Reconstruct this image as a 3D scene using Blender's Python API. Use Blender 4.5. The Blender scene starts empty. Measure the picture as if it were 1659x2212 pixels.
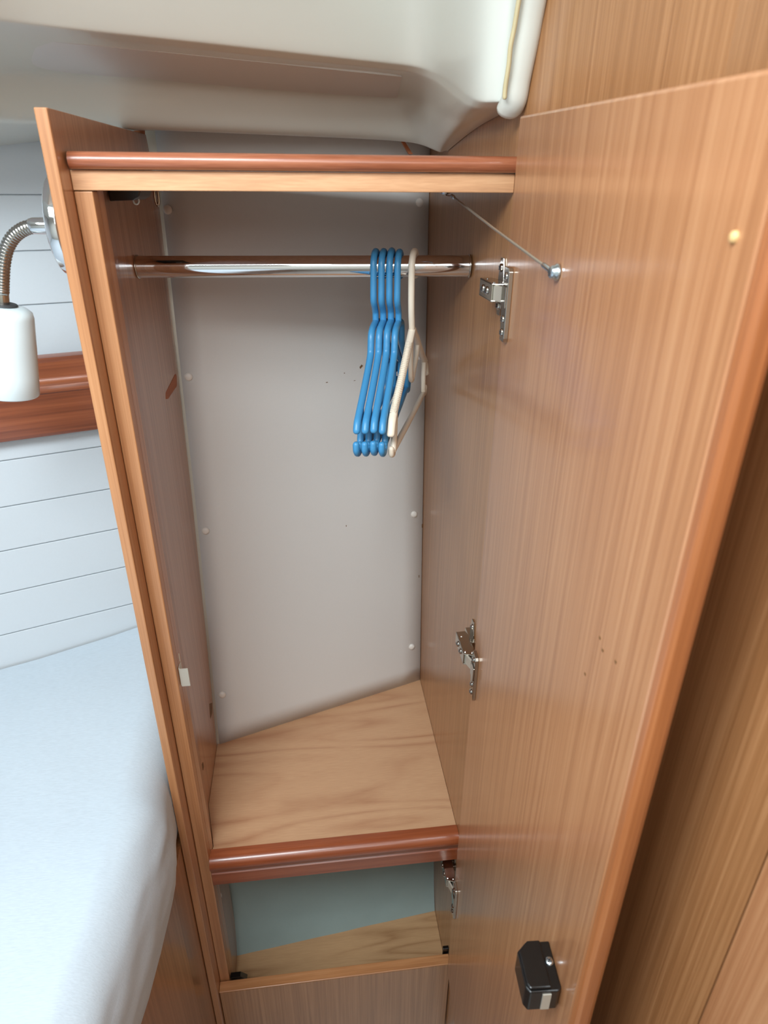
import bpy, bmesh, math, random
from mathutils import Vector, Matrix, noise

# ------------------------------------------------------------------ units
# Everything is laid out in units of D (distance eye -> locker front plane),
# x right along the locker front, y into the locker, z up from eye height.
D = 0.70
EYE = 1.431
def W(p): return Vector((p[0]*D, p[1]*D, p[2]*D + EYE))

# ------------------------------------------------------------------ camera
S = bpy.context.scene
FPX = 1406.7
PITCH, YAW, ROLL = math.radians(26.5537), math.radians(6.9480), math.radians(-0.3852)
CAM = Vector((0, -1, 0))
fwd = Vector((math.sin(YAW)*math.cos(PITCH), math.cos(YAW)*math.cos(PITCH), -math.sin(PITCH)))
rt0 = Vector((math.cos(YAW), -math.sin(YAW), 0)); dn0 = fwd.cross(rt0)
rgt = rt0*math.cos(ROLL) + dn0*math.sin(ROLL)
dwn = -rt0*math.sin(ROLL) + dn0*math.cos(ROLL)
cam = bpy.data.cameras.new('camera'); co = bpy.data.objects.new('camera', cam)
S.collection.objects.link(co)
m3 = Matrix((rgt, -dwn, -fwd)).transposed()
co.matrix_world = Matrix.Translation(W(CAM)) @ m3.to_4x4()
cam.sensor_fit = 'VERTICAL'; cam.sensor_height = 36.0; cam.lens = FPX/2212*36.0
cam.clip_start = 0.02
cam.dof.use_dof = True; cam.dof.focus_distance = 0.86; cam.dof.aperture_fstop = 9.0
S.camera = co
def ray(x, y): return rgt*((x-829.5)/FPX) + dwn*((y-1106)/FPX) + fwd
def at(x, y, Y): d = ray(x, y); return CAM + d*((Y+1)/d.y)
def atX(x, y, X): d = ray(x, y); return CAM + d*(X/d.x)
def atP(x, y, p, n): d = ray(x, y); return CAM + d*((p-CAM).dot(n)/d.dot(n))

# ------------------------------------------------------------------ light
S.view_settings.view_transform = 'Standard'; S.view_settings.look = 'None'
S.view_settings.gamma = 1.0; S.view_settings.use_curve_mapping = False
S.view_settings.exposure = 0.78
wd = bpy.data.worlds.new('world'); S.world = wd; wd.use_nodes = True
bg = wd.node_tree.nodes['Background']; bg.inputs[0].default_value = (0.80, 0.87, 1.0, 1); bg.inputs[1].default_value = 0.10
def area(name, loc, target, sx, sy, power, col):
    l = bpy.data.lights.new(name, 'AREA'); l.shape = 'RECTANGLE'; l.size = sx; l.size_y = sy
    l.energy = power; l.color = col
    o = bpy.data.objects.new(name, l); S.collection.objects.link(o)
    o.location = loc; o.rotation_euler = (Vector(target)-Vector(loc)).to_track_quat('-Z', 'Y').to_euler()
    return o
area('hatch_daylight', (-0.32, -0.58, 1.845), (-0.30, -0.50, 1.50), 0.60, 0.66, 18.0, (0.86, 0.95, 1.0))
area('companionway_daylight', (0.02, -1.30, 1.74), (-0.03, 0.15, 1.15), 0.50, 0.60, 3.4, (0.90, 0.97, 1.0))

# ------------------------------------------------------------------ materials
def new_mat(name):
    m = bpy.data.materials.new(name); m.use_nodes = True
    nt = m.node_tree; b = nt.nodes['Principled BSDF']
    return m, nt, b
def lin(c):
    return tuple((v/255/12.92 if v/255 <= 0.04045 else ((v/255+0.055)/1.055)**2.4) for v in c) + (1,)
def plain(name, rgb, rough=0.5, metal=0.0, coat=0.0, var=0.0, scale=40, bump=0.0):
    m, nt, b = new_mat(name)
    c = lin(rgb)
    b.inputs['Roughness'].default_value = rough; b.inputs['Metallic'].default_value = metal
    b.inputs['Coat Weight'].default_value = coat
    tc = nt.nodes.new('ShaderNodeTexCoord'); nz = nt.nodes.new('ShaderNodeTexNoise')
    nz.inputs['Scale'].default_value = scale; nz.inputs['Detail'].default_value = 4
    nt.links.new(tc.outputs['Object'], nz.inputs['Vector'])
    mx = nt.nodes.new('ShaderNodeMixRGB'); mx.blend_type = 'MIX'
    mx.inputs[1].default_value = tuple(max(0, v*(1-var)) for v in c[:3])+(1,)
    mx.inputs[2].default_value = tuple(min(1, v*(1+var)) for v in c[:3])+(1,)
    nt.links.new(nz.outputs['Fac'], mx.inputs[0]); nt.links.new(mx.outputs[0], b.inputs['Base Color'])
    if bump:
        bp = nt.nodes.new('ShaderNodeBump'); bp.inputs['Strength'].default_value = bump; bp.inputs['Distance'].default_value = 0.002
        nt.links.new(nz.outputs['Fac'], bp.inputs['Height']); nt.links.new(bp.outputs[0], b.inputs['Normal'])
    return m
def wood(name, dark, mid, light, axis='Z', fine=260, wide=38, rough=0.34, coat=0.25, stretch=0.012, blotch=0.25, rotz=0.0):
    m, nt, b = new_mat(name); N = nt.nodes; L = nt.links
    tc = N.new('ShaderNodeTexCoord')
    vr = N.new('ShaderNodeVectorRotate'); vr.rotation_type = 'Z_AXIS'; vr.inputs['Angle'].default_value = rotz
    L.new(tc.outputs['Object'], vr.inputs['Vector'])
    def mapped(s):
        mp = N.new('ShaderNodeMapping')
        v = [s, s, s]; v['XYZ'.index(axis)] = s*stretch
        mp.inputs['Scale'].default_value = v
        L.new(vr.outputs[0], mp.inputs['Vector']); return mp
    def nz(mp, detail, dist=0.0):
        n = N.new('ShaderNodeTexNoise'); n.inputs['Scale'].default_value = 1.0
        n.inputs['Detail'].default_value = detail; n.inputs['Distortion'].default_value = dist
        L.new(mp.outputs[0], n.inputs['Vector']); return n
    n1 = nz(mapped(wide), 3, 0.4); n2 = nz(mapped(fine), 3)
    n3 = N.new('ShaderNodeTexNoise'); n3.inputs['Scale'].default_value = 7; n3.inputs['Detail'].default_value = 2
    L.new(tc.outputs['Object'], n3.inputs['Vector'])
    a = N.new('ShaderNodeMath'); a.operation = 'MULTIPLY_ADD'; L.new(n2.outputs['Fac'], a.inputs[0]); a.inputs[1].default_value = 0.55
    L.new(n1.outputs['Fac'], a.inputs[2])
    a2 = N.new('ShaderNodeMath'); a2.operation = 'MULTIPLY_ADD'; L.new(n3.outputs['Fac'], a2.inputs[0]); a2.inputs[1].default_value = blotch
    L.new(a.outputs[0], a2.inputs[2])
    a3 = N.new('ShaderNodeMath'); a3.operation = 'SUBTRACT'; L.new(a2.outputs[0], a3.inputs[0]); a3.inputs[1].default_value = 0.275+blotch/2
    r = N.new('ShaderNodeValToRGB'); e = r.color_ramp.elements
    e[0].position = 0.30; e[0].color = lin(dark); e[1].position = 0.72; e[1].color = lin(light)
    k = e.new(0.5); k.color = lin(mid)
    L.new(a3.outputs[0], r.inputs[0]); L.new(r.outputs[0], b.inputs['Base Color'])
    b.inputs['Roughness'].default_value = rough; b.inputs['Coat Weight'].default_value = coat; b.inputs['Coat Roughness'].default_value = 0.16
    bp = N.new('ShaderNodeBump'); bp.inputs['Strength'].default_value = 0.05; bp.inputs['Distance'].default_value = 0.001
    L.new(n2.outputs['Fac'], bp.inputs['Height']); L.new(bp.outputs[0], b.inputs['Normal'])
    return m
def plywood(name, dark, light, dirscale=(3.5, 16, 3), dist=5.0, rough=0.42):
    m, nt, b = new_mat(name); N = nt.nodes; L = nt.links
    tc = N.new('ShaderNodeTexCoord')
    mp = N.new('ShaderNodeMapping'); mp.inputs['Scale'].default_value = dirscale; mp.inputs['Rotation'].default_value = (0, 0, math.radians(-9))
    L.new(tc.outputs['Object'], mp.inputs['Vector'])
    n0 = N.new('ShaderNodeTexNoise'); n0.inputs['Scale'].default_value = 0.55; n0.inputs['Detail'].default_value = 1
    L.new(mp.outputs[0], n0.inputs['Vector'])
    s = N.new('ShaderNodeMath'); s.operation = 'MULTIPLY'; L.new(n0.outputs['Fac'], s.inputs[0]); s.inputs[1].default_value = dist*2.2
    fr = N.new('ShaderNodeMath'); fr.operation = 'PINGPONG'; L.new(s.outputs[0], fr.inputs[0]); fr.inputs[1].default_value = 0.5
    pw = N.new('ShaderNodeMath'); pw.operation = 'POWER'; m2 = N.new('ShaderNodeMath'); m2.operation = 'MULTIPLY'; m2.inputs[1].default_value = 2
    L.new(fr.outputs[0], m2.inputs[0]); L.new(m2.outputs[0], pw.inputs[0]); pw.inputs[1].default_value = 2.6
    mk = N.new('ShaderNodeTexNoise'); mk.inputs['Scale'].default_value = 5; L.new(tc.outputs['Object'], mk.inputs['Vector'])
    mr = N.new('ShaderNodeMapRange'); mr.inputs[1].default_value = 0.38; mr.inputs[2].default_value = 0.62; L.new(mk.outputs['Fac'], mr.inputs[0])
    mul = N.new('ShaderNodeMath'); mul.operation = 'MULTIPLY'; L.new(pw.outputs[0], mul.inputs[0]); L.new(mr.outputs[0], mul.inputs[1])
    mp2 = N.new('ShaderNodeMapping'); mp2.inputs['Scale'].default_value = (40, 700, 40); L.new(tc.outputs['Object'], mp2.inputs['Vector'])
    n2 = N.new('ShaderNodeTexNoise'); n2.inputs['Scale'].default_value = 1; n2.inputs['Detail'].default_value = 3; L.new(mp2.outputs[0], n2.inputs['Vector'])
    ad = N.new('ShaderNodeMath'); ad.operation = 'MULTIPLY_ADD'; L.new(n2.outputs['Fac'], ad.inputs[0]); ad.inputs[1].default_value = 0.55
    mm = N.new('ShaderNodeMath'); mm.operation = 'MULTIPLY'; L.new(mul.outputs[0], mm.inputs[0]); mm.inputs[1].default_value = 0.62
    L.new(mm.outputs[0], ad.inputs[2])
    r = N.new('ShaderNodeValToRGB'); e = r.color_ramp.elements
    e[0].position = 0.12; e[0].color = lin(light); e[1].position = 0.95; e[1].color = lin(dark)
    L.new(ad.outputs[0], r.inputs[0]); L.new(r.outputs[0], b.inputs['Base Color'])
    b.inputs['Roughness'].default_value = rough; b.inputs['Coat Weight'].default_value = 0.1
    return m
def fabric(name, rgb):
    m, nt, b = new_mat(name); N = nt.nodes; L = nt.links
    tc = N.new('ShaderNodeTexCoord'); mp = N.new('ShaderNodeMapping'); mp.inputs['Scale'].default_value = (120, 700, 400)
    L.new(tc.outputs['Object'], mp.inputs['Vector'])
    n = N.new('ShaderNodeTexNoise'); n.inputs['Scale'].default_value = 1; n.inputs['Detail'].default_value = 4; L.new(mp.outputs[0], n.inputs['Vector'])
    r = N.new('ShaderNodeValToRGB'); e = r.color_ramp.elements; c = lin(rgb)
    e[0].position = 0.25; e[0].color = tuple(v*0.90 for v in c[:3])+(1,); e[1].position = 0.7; e[1].color = c
    L.new(n.outputs['Fac'], r.inputs[0]); L.new(r.outputs[0], b.inputs['Base Color'])
    b.inputs['Roughness'].default_value = 0.9; b.inputs['Sheen Weight'].default_value = 0.2
    bp = N.new('ShaderNodeBump'); bp.inputs['Strength'].default_value = 0.25; bp.inputs['Distance'].default_value = 0.001
    L.new(n.outputs['Fac'], bp.inputs['Height']); L.new(bp.outputs[0], b.inputs['Normal'])
    return m

M = dict(
    veneer=wood('cherry_veneer', (162, 108, 70), (176, 121, 81), (189, 136, 95), 'Z', fine=700, wide=190, rough=0.42, coat=0.75),
    bulk=wood('bulkhead_veneer', (148, 100, 60), (163, 113, 71), (177, 127, 84), 'Z', fine=700, wide=200, rough=0.42, coat=0.6),
    edge=wood('solid_edge_wood', (166, 112, 72), (182, 127, 84), (196, 142, 98), 'Z', fine=700, wide=90, blotch=0.25, rough=0.4, coat=0.3),
    lip=wood('door_lipping', (140, 82, 44), (156, 94, 52), (172, 110, 66), 'Z', fine=600, wide=90, blotch=0.25, rough=0.4, coat=0.3),
    edgex=wood('solid_edge_wood_horizontal', (168, 112, 70), (186, 128, 82), (200, 144, 98), 'X', fine=600, wide=90, blotch=0.2, stretch=0.03, rough=0.4, coat=0.3),
    header=wood('light_board', (190, 140, 100), (204, 154, 112), (216, 168, 126), 'X', fine=700, wide=90, stretch=0.07, rough=0.5, coat=0.05, blotch=0.2),
    red=wood('red_mahogany', (140, 78, 50), (158, 92, 62), (174, 108, 76), 'X', fine=700, wide=70, stretch=0.06, rough=0.36, coat=0.5),
    nose=wood('nosing_mahogany', (126, 60, 30), (144, 72, 38), (160, 86, 50), 'X', fine=600, wide=70, stretch=0.03, rough=0.34, coat=0.6),
    redv=wood('rail_mahogany', (120, 60, 34), (146, 78, 46), (166, 94, 58), 'X', fine=260, wide=60, stretch=0.02, rough=0.32, coat=0.6, blotch=0.15, rotz=math.radians(-20.1)),
    ply=plywood('shelf_plywood', (172, 122, 88), (206, 164, 126), (2.4, 15, 3), 5.0),
    ply2=plywood('lower_plywood', (156, 114, 76), (194, 154, 112), (3.5, 30, 3), 4.0),
    panel=plain('white_laminate', (214, 211, 207), 0.45, var=0.02, scale=400, bump=0.02),
    gel=plain('cream_gelcoat', (214, 215, 206), 0.32, coat=0.3, var=0.02, scale=12),
    plank=plain('lining_white', (200, 208, 214), 0.5, var=0.02, scale=300),
    hull=plain('painted_fibreglass', (150, 168, 165), 0.6, var=0.06, scale=26, bump=0.5),
    chrome=plain('chrome', (226, 226, 228), 0.06, 1.0),
    steel=plain('nickel_steel', (190, 184, 174), 0.18, 1.0, var=0.08, scale=60),
    zinc=plain('zinc_screw', (200, 212, 220), 0.25, 1.0, var=0.1, scale=300),
    pale=plain('pale_metal', (214, 208, 194), 0.45, 0.6),
    flex=plain('gooseneck_metal', (170, 166, 160), 0.2, 1.0),
    blue=plain('blue_plastic', (66, 142, 192), 0.38, var=0.03, scale=30),
    cream=plain('cream_plastic', (232, 218, 198), 0.4, var=0.03, scale=30),
    shade=plain('white_glass_shade', (218, 232, 236), 0.3, coat=0.3),
    black=plain('black_plastic', (8, 9, 10), 0.3, coat=0.2, var=0.2, scale=40),
    dark=plain('dark_gap', (22, 16, 12), 0.8),
    capm=plain('white_cap', (226, 220, 212), 0.35),
    sheet=fabric('pale_sheet', (196, 209, 219)),
    raw=plain('raw_wood', (176, 104, 62), 0.7, var=0.15, scale=120),
    seal=plain('old_sealant', (200, 186, 146), 0.6, var=0.1, scale=60),
    floorm=plain('floor_liner', (214, 216, 212), 0.5),
    wire=plain('steel_wire', (186, 178, 164), 0.35, 0.8),
    tan=plain('tan_plastic', (216, 176, 120), 0.5),
    grey=plain('grey_washer', (70, 72, 74), 0.5, 0.3),
    chip=plain('brown_chip', (110, 76, 40), 0.7, var=0.2, scale=300),
)

# ------------------------------------------------------------------ object helpers
COL = S.collection
def root(name, label, cat, loc, group=None):
    o = bpy.data.objects.new(name, None); COL.objects.link(o)
    o.empty_display_size = 0.05; o.location = W(loc); o['label'] = label; o['category'] = cat
    if group: o['group'] = group
    return o
def tag(o, label, cat, group=None):
    o['label'] = label; o['category'] = cat
    if group: o['group'] = group
    return o
def base_of(parent):
    v = Vector((0, 0, 0)); p = parent
    while p: v += p.location; p = p.parent
    return v
def link(name, me, mat, parent=None, smooth=False, origin=None):
    mats = mat if isinstance(mat, (list, tuple)) else [mat]
    for q in mats: me.materials.append(M[q])
    o = bpy.data.objects.new(name, me); COL.objects.link(o)
    b = base_of(parent)
    if origin is not None and parent is None:
        o.location = W(origin); b = W(origin)
    elif parent is not None:
        o.parent = parent
    if b.length: me.transform(Matrix.Translation(-b))
    if smooth:
        for p in me.polygons: p.use_smooth = True
    return o
def struct(o): o['kind'] = 'structure'; return o
def from_bm(name, bm, mat, parent=None, smooth=False, origin=None):
    me = bpy.data.meshes.new(name); bmesh.ops.recalc_face_normals(bm, faces=bm.faces[:])
    bm.to_mesh(me); bm.free()
    return link(name, me, mat, parent, smooth, origin)
def add_poly(bm, pts, off, mi=0):
    """prism: closed polygon pts (D units) extruded by vector off (D units)"""
    off = Vector(off)
    a = [bm.verts.new(W(Vector(p))) for p in pts]; b = [bm.verts.new(W(Vector(p)+off)) for p in pts]
    fs = [bm.faces.new(a), bm.faces.new(b[::-1])]
    n = len(pts)
    for i in range(n): fs.append(bm.faces.new((a[i], a[(i+1) % n], b[(i+1) % n], b[i])))
    for f in fs: f.material_index = mi
    return fs
def bevel(bm, w, seg=2, faces=None):
    es = list({e for f in (faces or bm.faces) for e in f.edges})
    es = [e for e in es if len(e.link_faces) == 2 and e.calc_face_angle(0) > 0.5]
    bmesh.ops.bevel(bm, geom=es, offset=w*D, segments=seg, affect='EDGES', profile=0.5)
def prism(name, pts, off, mat, parent=None, bev=0.0, origin=None, smooth=False, seg=2):
    bm = bmesh.new(); add_poly(bm, pts, off)
    bmesh.ops.recalc_face_normals(bm, faces=bm.faces[:])
    if bev: bevel(bm, bev, seg)
    return from_bm(name, bm, mat, parent, smooth, origin)
def box_pts(x0, x1, y0, y1, z): return [(x0, y0, z), (x1, y0, z), (x1, y1, z), (x0, y1, z)]
def box(name, x0, x1, y0, y1, z0, z1, mat, parent=None, bev=0.0, origin=None):
    return prism(name, box_pts(x0, x1, y0, y1, z0), (0, 0, z1-z0), mat, parent, bev, origin)
def add_box(bm, c, ax, ay, az, hx, hy, hz, mi=0):
    c = Vector(c); ax, ay, az = Vector(ax)*hx, Vector(ay)*hy, Vector(az)*hz
    return add_poly(bm, [c-ax-ay-az, c+ax-ay-az, c+ax+ay-az, c-ax+ay-az], az*2, mi)
def smooth_path(pts, sub=6):
    P = [Vector(p) for p in pts]; out = []
    for i in range(len(P)-1):
        p0 = P[max(i-1, 0)]; p1 = P[i]; p2 = P[i+1]; p3 = P[min(i+2, len(P)-1)]
        for k in range(sub):
            t = k/sub
            out.append(0.5*((2*p1)+(p2-p0)*t+(2*p0-5*p1+4*p2-p3)*t*t+(3*p1-p0-3*p2+p3)*t**3))
    out.append(P[-1]); return out
def add_tube(bm, path, r, seg=10, caps=True, flat=(1, 1), up=None, mi=0, rfun=None):
    path = [Vector(p) for p in path]; n = len(path); rings = []
    t0 = (path[1]-path[0]).normalized()
    ref = Vector(up) if up else (Vector((1, 0, 0)) if abs(t0.x) < 0.8 else Vector((0, 1, 0)))
    nrm = (ref - t0*ref.dot(t0)).normalized()
    for i, p in enumerate(path):
        t = (path[min(i+1, n-1)]-path[max(i-1, 0)]).normalized()
        if t.length == 0: t = t0
        nrm = (nrm - t*nrm.dot(t)).normalized(); bi = t.cross(nrm)
        rr = r if rfun is None else rfun(i/(n-1))*r
        rings.append([bm.verts.new(W(p + nrm*math.cos(2*math.pi*k/seg)*rr*flat[0] + bi*math.sin(2*math.pi*k/seg)*rr*flat[1])) for k in range(seg)])
        t0 = t
    for i in range(n-1):
        for k in range(seg):
            f = bm.faces.new((rings[i][k], rings[i][(k+1) % seg], rings[i+1][(k+1) % seg], rings[i+1][k])); f.material_index = mi; f.smooth = True
    if caps:
        for rg, q, s in ((rings[0], path[0], path[0]-path[1]), (rings[-1], path[-1], path[-1]-path[-2])):
            s = s.normalized()
            rr = r if rfun is None else rfun(0 if q is path[0] else 1)*r
            prev = rg
            for h, sc in ((0.5, 0.86), (0.85, 0.5)):
                ring2 = [bm.verts.new(W(q + s*rr*h*min(flat)) + (v.co - W(q))*sc) for v in rg]
                for k in range(seg):
                    f = bm.faces.new((prev[k], prev[(k+1) % seg], ring2[(k+1) % seg], ring2[k])); f.material_index = mi; f.smooth = True
                prev = ring2
            f = bm.faces.new(prev); f.material_index = mi; f.smooth = True
def add_cyl(bm, c, ax, r, h, seg=20, mi=0, r2=None):
    """disc/cylinder from c along ax by h"""
    c = Vector(c); ax = Vector(ax).normalized(); u = ax.orthogonal().normalized(); v = ax.cross(u)
    r2 = r if r2 is None else r2
    a = [bm.verts.new(W(c+u*math.cos(2*math.pi*k/seg)*r+v*math.sin(2*math.pi*k/seg)*r)) for k in range(seg)]
    b = [bm.verts.new(W(c+ax*h+u*math.cos(2*math.pi*k/seg)*r2+v*math.sin(2*math.pi*k/seg)*r2)) for k in range(seg)]
    fs = [bm.faces.new(a), bm.faces.new(b)] + [bm.faces.new((a[k], a[(k+1) % seg], b[(k+1) % seg], b[k])) for k in range(seg)]
    for f in fs: f.material_index = mi
    return fs
def add_lathe(bm, c, ax, prof, seg=40, mi=0, smooth=True):
    """prof: list of (radius, distance along ax)"""
    c = Vector(c); ax = Vector(ax).normalized(); u = ax.orthogonal().normalized(); v = ax.cross(u); rings = []
    for r, h in prof:
        if r < 1e-6: rings.append([bm.verts.new(W(c+ax*h))])
        else: rings.append([bm.verts.new(W(c+ax*h+(u*math.cos(2*math.pi*k/seg)+v*math.sin(2*math.pi*k/seg))*r)) for k in range(seg)])
    for A, B in zip(rings, rings[1:]):
        for k in range(seg):
            a, b = A[k % len(A)], A[(k+1) % len(A)]; c2, d = B[(k+1) % len(B)], B[k % len(B)]
            vs = []
            for q in (a, b, c2, d):
                if q not in vs: vs.append(q)
            if len(vs) > 2:
                f = bm.faces.new(vs); f.material_index = mi; f.smooth = smooth
def sweep(name, prof, path, mat, parent=None, origin=None, smooth=False):
    """prof: list of (a, z) with a measured along 'out'; path = (p0, p1, out)"""
    p0, p1, out = Vector(path[0]), Vector(path[1]), Vector(path[2])
    pts = [p0 + out*a + Vector((0, 0, z)) for a, z in prof]
    o = prism(name, pts, p1-p0, mat, parent, 0, origin)
    if smooth:
        for p in o.data.polygons:
            p.use_smooth = len(p.vertices) == 4
        try: o.data.set_sharp_from_angle(angle=math.radians(38))
        except Exception: pass
    return o
def add_screw(bm, c, n, r, mi=0, mslot=None):
    c = Vector(c); n = Vector(n).normalized()
    add_lathe(bm, c, n, [(r, 0), (r*0.92, r*0.30), (r*0.5, r*0.48), (0, r*0.5)], 14, mi)
    u = n.orthogonal().normalized(); v = n.cross(u)
    if mslot is not None:
        add_box(bm, c+n*r*0.5, u, v, n, r*0.55, r*0.12, r*0.06, mslot)
        add_box(bm, c+n*r*0.5, v, u, n, r*0.55, r*0.12, r*0.06, mslot)

# ------------------------------------------------------------------ key planes
XR, XL, XP0, XP1 = 0.297, -0.2826, -0.3015, -0.287
YF, YP = -0.025, -0.0629
ZS = -1.33                                   # hanging locker shelf
HD = Vector((0.939, 0.344, 0)).normalized()  # direction of the hull side in plan
LEAN = Vector((0, 0.15, 1))
LN = HD.cross(LEAN).normalized()
if LN.y > 0: LN = -LN                        # towards the cabin
LP = Vector((-0.3015, 0.45, -0.6349))
def lin_pt(s, z, off=0): 
    p = LP + LEAN*(z-LP.z) + LN*off
    return p + HD*s
def lerp_tab(tab, z):
    if z <= tab[0][0]: a, b = tab[0], tab[1]
    elif z >= tab[-1][0]: a, b = tab[-2], tab[-1]
    else:
        for a, b in zip(tab, tab[1:]):
            if a[0] <= z <= b[0]: break
    t = (z-a[0])/(b[0]-a[0]); return a[1]+(b[1]-a[1])*t
TL = [(-1.33, .313), (-.95, .388), (-.635, .443), (-.268, .486), (-.034, .520), (.16, .552)]
TR = [(-1.33, .506), (-.95, .545), (-.635, .575), (-.268, .604), (-.034, .621), (.16, .636)]
def back_y(x, z):
    t = (x-XL)/(XR-XL); return lerp_tab(TL, z)*(1-t) + lerp_tab(TR, z)*t

# ------------------------------------------------------------------ setting
# right bulkhead: vertical joint towards the cabin; bend added to deepen shade behind the door
wr = struct(box('wall_right', XR, XR+0.06, -0.05, 0.80, -2.35, 0.75, 'bulk', origin=(XR, 0, -2.35)))
XB = XR+0.055
prism('panel', [(XR+.0002, -.0505, -2.35), (XB, -.40, -2.35), (XB, -.6905, -2.35), (XB+.02, -.6905, -2.35), (XB+.02, -.0505, -2.35)], (0, 0, 3.10), 'bulk', wr)
box('panel', XB, XB+0.02, -1.95, -0.6918, -2.35, 0.75, 'veneer', wr, 0.0012)
wr['label'] = 'cherry veneered bulkhead behind the open locker door'; wr['category'] = 'wall'

# back wall of the locker (white laminate, slightly curved with the hull)
def grid_panel(name, x0, x1, z0, z1, nx, nz, th, mat, parent=None, origin=None):
    bm = bmesh.new(); F = []; B = []
    for j in range(nz+1):
        z = z0+(z1-z0)*j/nz
        for i in range(nx+1):
            x = x0+(x1-x0)*i/nx; y = back_y(x, z)
            F.append(bm.verts.new(W((x, y, z)))); B.append(bm.verts.new(W((x, y+th, z))))
    k = nx+1
    for j in range(nz):
        for i in range(nx):
            a = j*k+i
            bm.faces.new((F[a], F[a+1], F[a+1+k], F[a+k])).smooth = True
            bm.faces.new((B[a], B[a+k], B[a+1+k], B[a+1])).smooth = True
    for j in range(nz):
        for a, b in ((j*k, (j+1)*k), (j*k+nx, (j+1)*k+nx)): bm.faces.new((F[a], F[b], B[b], B[a]))
    for i in range(nx):
        for a, b in ((i, i+1), (nz*k+i, nz*k+i+1)): bm.faces.new((F[a], F[b], B[b], B[a]))
    return from_bm(name, bm, mat, parent, False, origin)
wb = struct(grid_panel('wall_back', XL+0.006, XR-0.0012, ZS, 0.16, 10, 30, 0.005, 'panel', origin=(0, 0.42, ZS)))
wb['label'] = 'white laminate back panel of the hanging locker with screw caps'; wb['category'] = 'wall'
# pale backing strip visible along the panel's left edge
for xa, xb in ((XL-.060, XL+.012), (XR-.012, XR+.03)):
    bm = bmesh.new(); fr = []
    for j in range(25):
        z = ZS-.05+(0.30-ZS+.05)*j/24; y = back_y((xa+xb)/2, z)+0.012
        fr.append((bm.verts.new(W((xa, y, z))), bm.verts.new(W((xb, y, z)))))
    for a, b in zip(fr, fr[1:]): bm.faces.new((a[0], a[1], b[1], b[0]))
    from_bm('edge_strip', bm, 'pale', wb)
def back_hit(px, py):
    Y = 0.45
    for _ in range(12): p = at(px, py, Y); Y = back_y(p.x, p.z)
    return at(px, py, Y)
for px, py in ((362, 453), (906, 438), (407, 814), (444, 1147), (894, 1111), (480, 1501), (889, 1397), (905, 770)):
    p = back_hit(px, py); bm = bmesh.new()
    add_lathe(bm, p+Vector((0, 0.001, 0)), (0, -1, 0.12), [(.0092, 0), (.0092, .002), (.0082, .0042), (.005, .0058), (0, .0062)], 18)
    from_bm('screw_cap', bm, 'capm', wb, True)
for px, py, a, b, ang in ((779, 793, .0062, .0022, 50), (744, 806, .0012, .0009, 0), (706, 826, .0024, .0008, 10), (766, 822, .0020, .0006, 15), (748, 1136, .0009, .0020, 0), (905, 1245, .0009, .004, 0), (912, 1136, .0011, .006, 0)):
    p = back_hit(px, py); c, s = math.cos(math.radians(ang)), math.sin(math.radians(ang))
    bm = bmesh.new(); add_box(bm, p, (c, 0, s), (0, 1, -0.12), (-s, 0, c), a, .0006, b)
    o = from_bm('chip_mark', bm, 'chip', wb); o['label'] = 'small brown chip in the white laminate'

# hull-side lining left of the locker: individual planks over a backing sheet
sR = (-0.3035-LP.x)/HD.x
wl = prism('wall_left', [lin_pt(sR, -1.25, -0.0045), lin_pt(-1.7, -1.25, -0.0045), lin_pt(-1.7, 0.30, -0.0045), lin_pt(sR, 0.30, -0.0045)], -LN*0.02, 'plank', origin=(-0.7, 0.3, -1.25))
struct(wl); wl['label'] = 'white planked hull lining above the berth'; wl['category'] = 'wall'
GZ = [-1.095, -.993, -.8985, -.803, -.708, -.613, -.516, -.414, -.315, -.216, -.117, -.018, .081, .18]
for a, b in zip(GZ, GZ[1:]):
    g = 0.0008
    bm = bmesh.new()
    add_poly(bm, [lin_pt(sR, a+g, -0.0044), lin_pt(-1.7, a+g, -0.0044), lin_pt(-1.7, b-g, -0.0044), lin_pt(sR, b-g, -0.0044)], LN*0.0044)
    bmesh.ops.recalc_face_normals(bm, faces=bm.faces[:]); bevel(bm, 0.0016, 2)
    from_bm('plank', bm, 'plank', wl)

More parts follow.
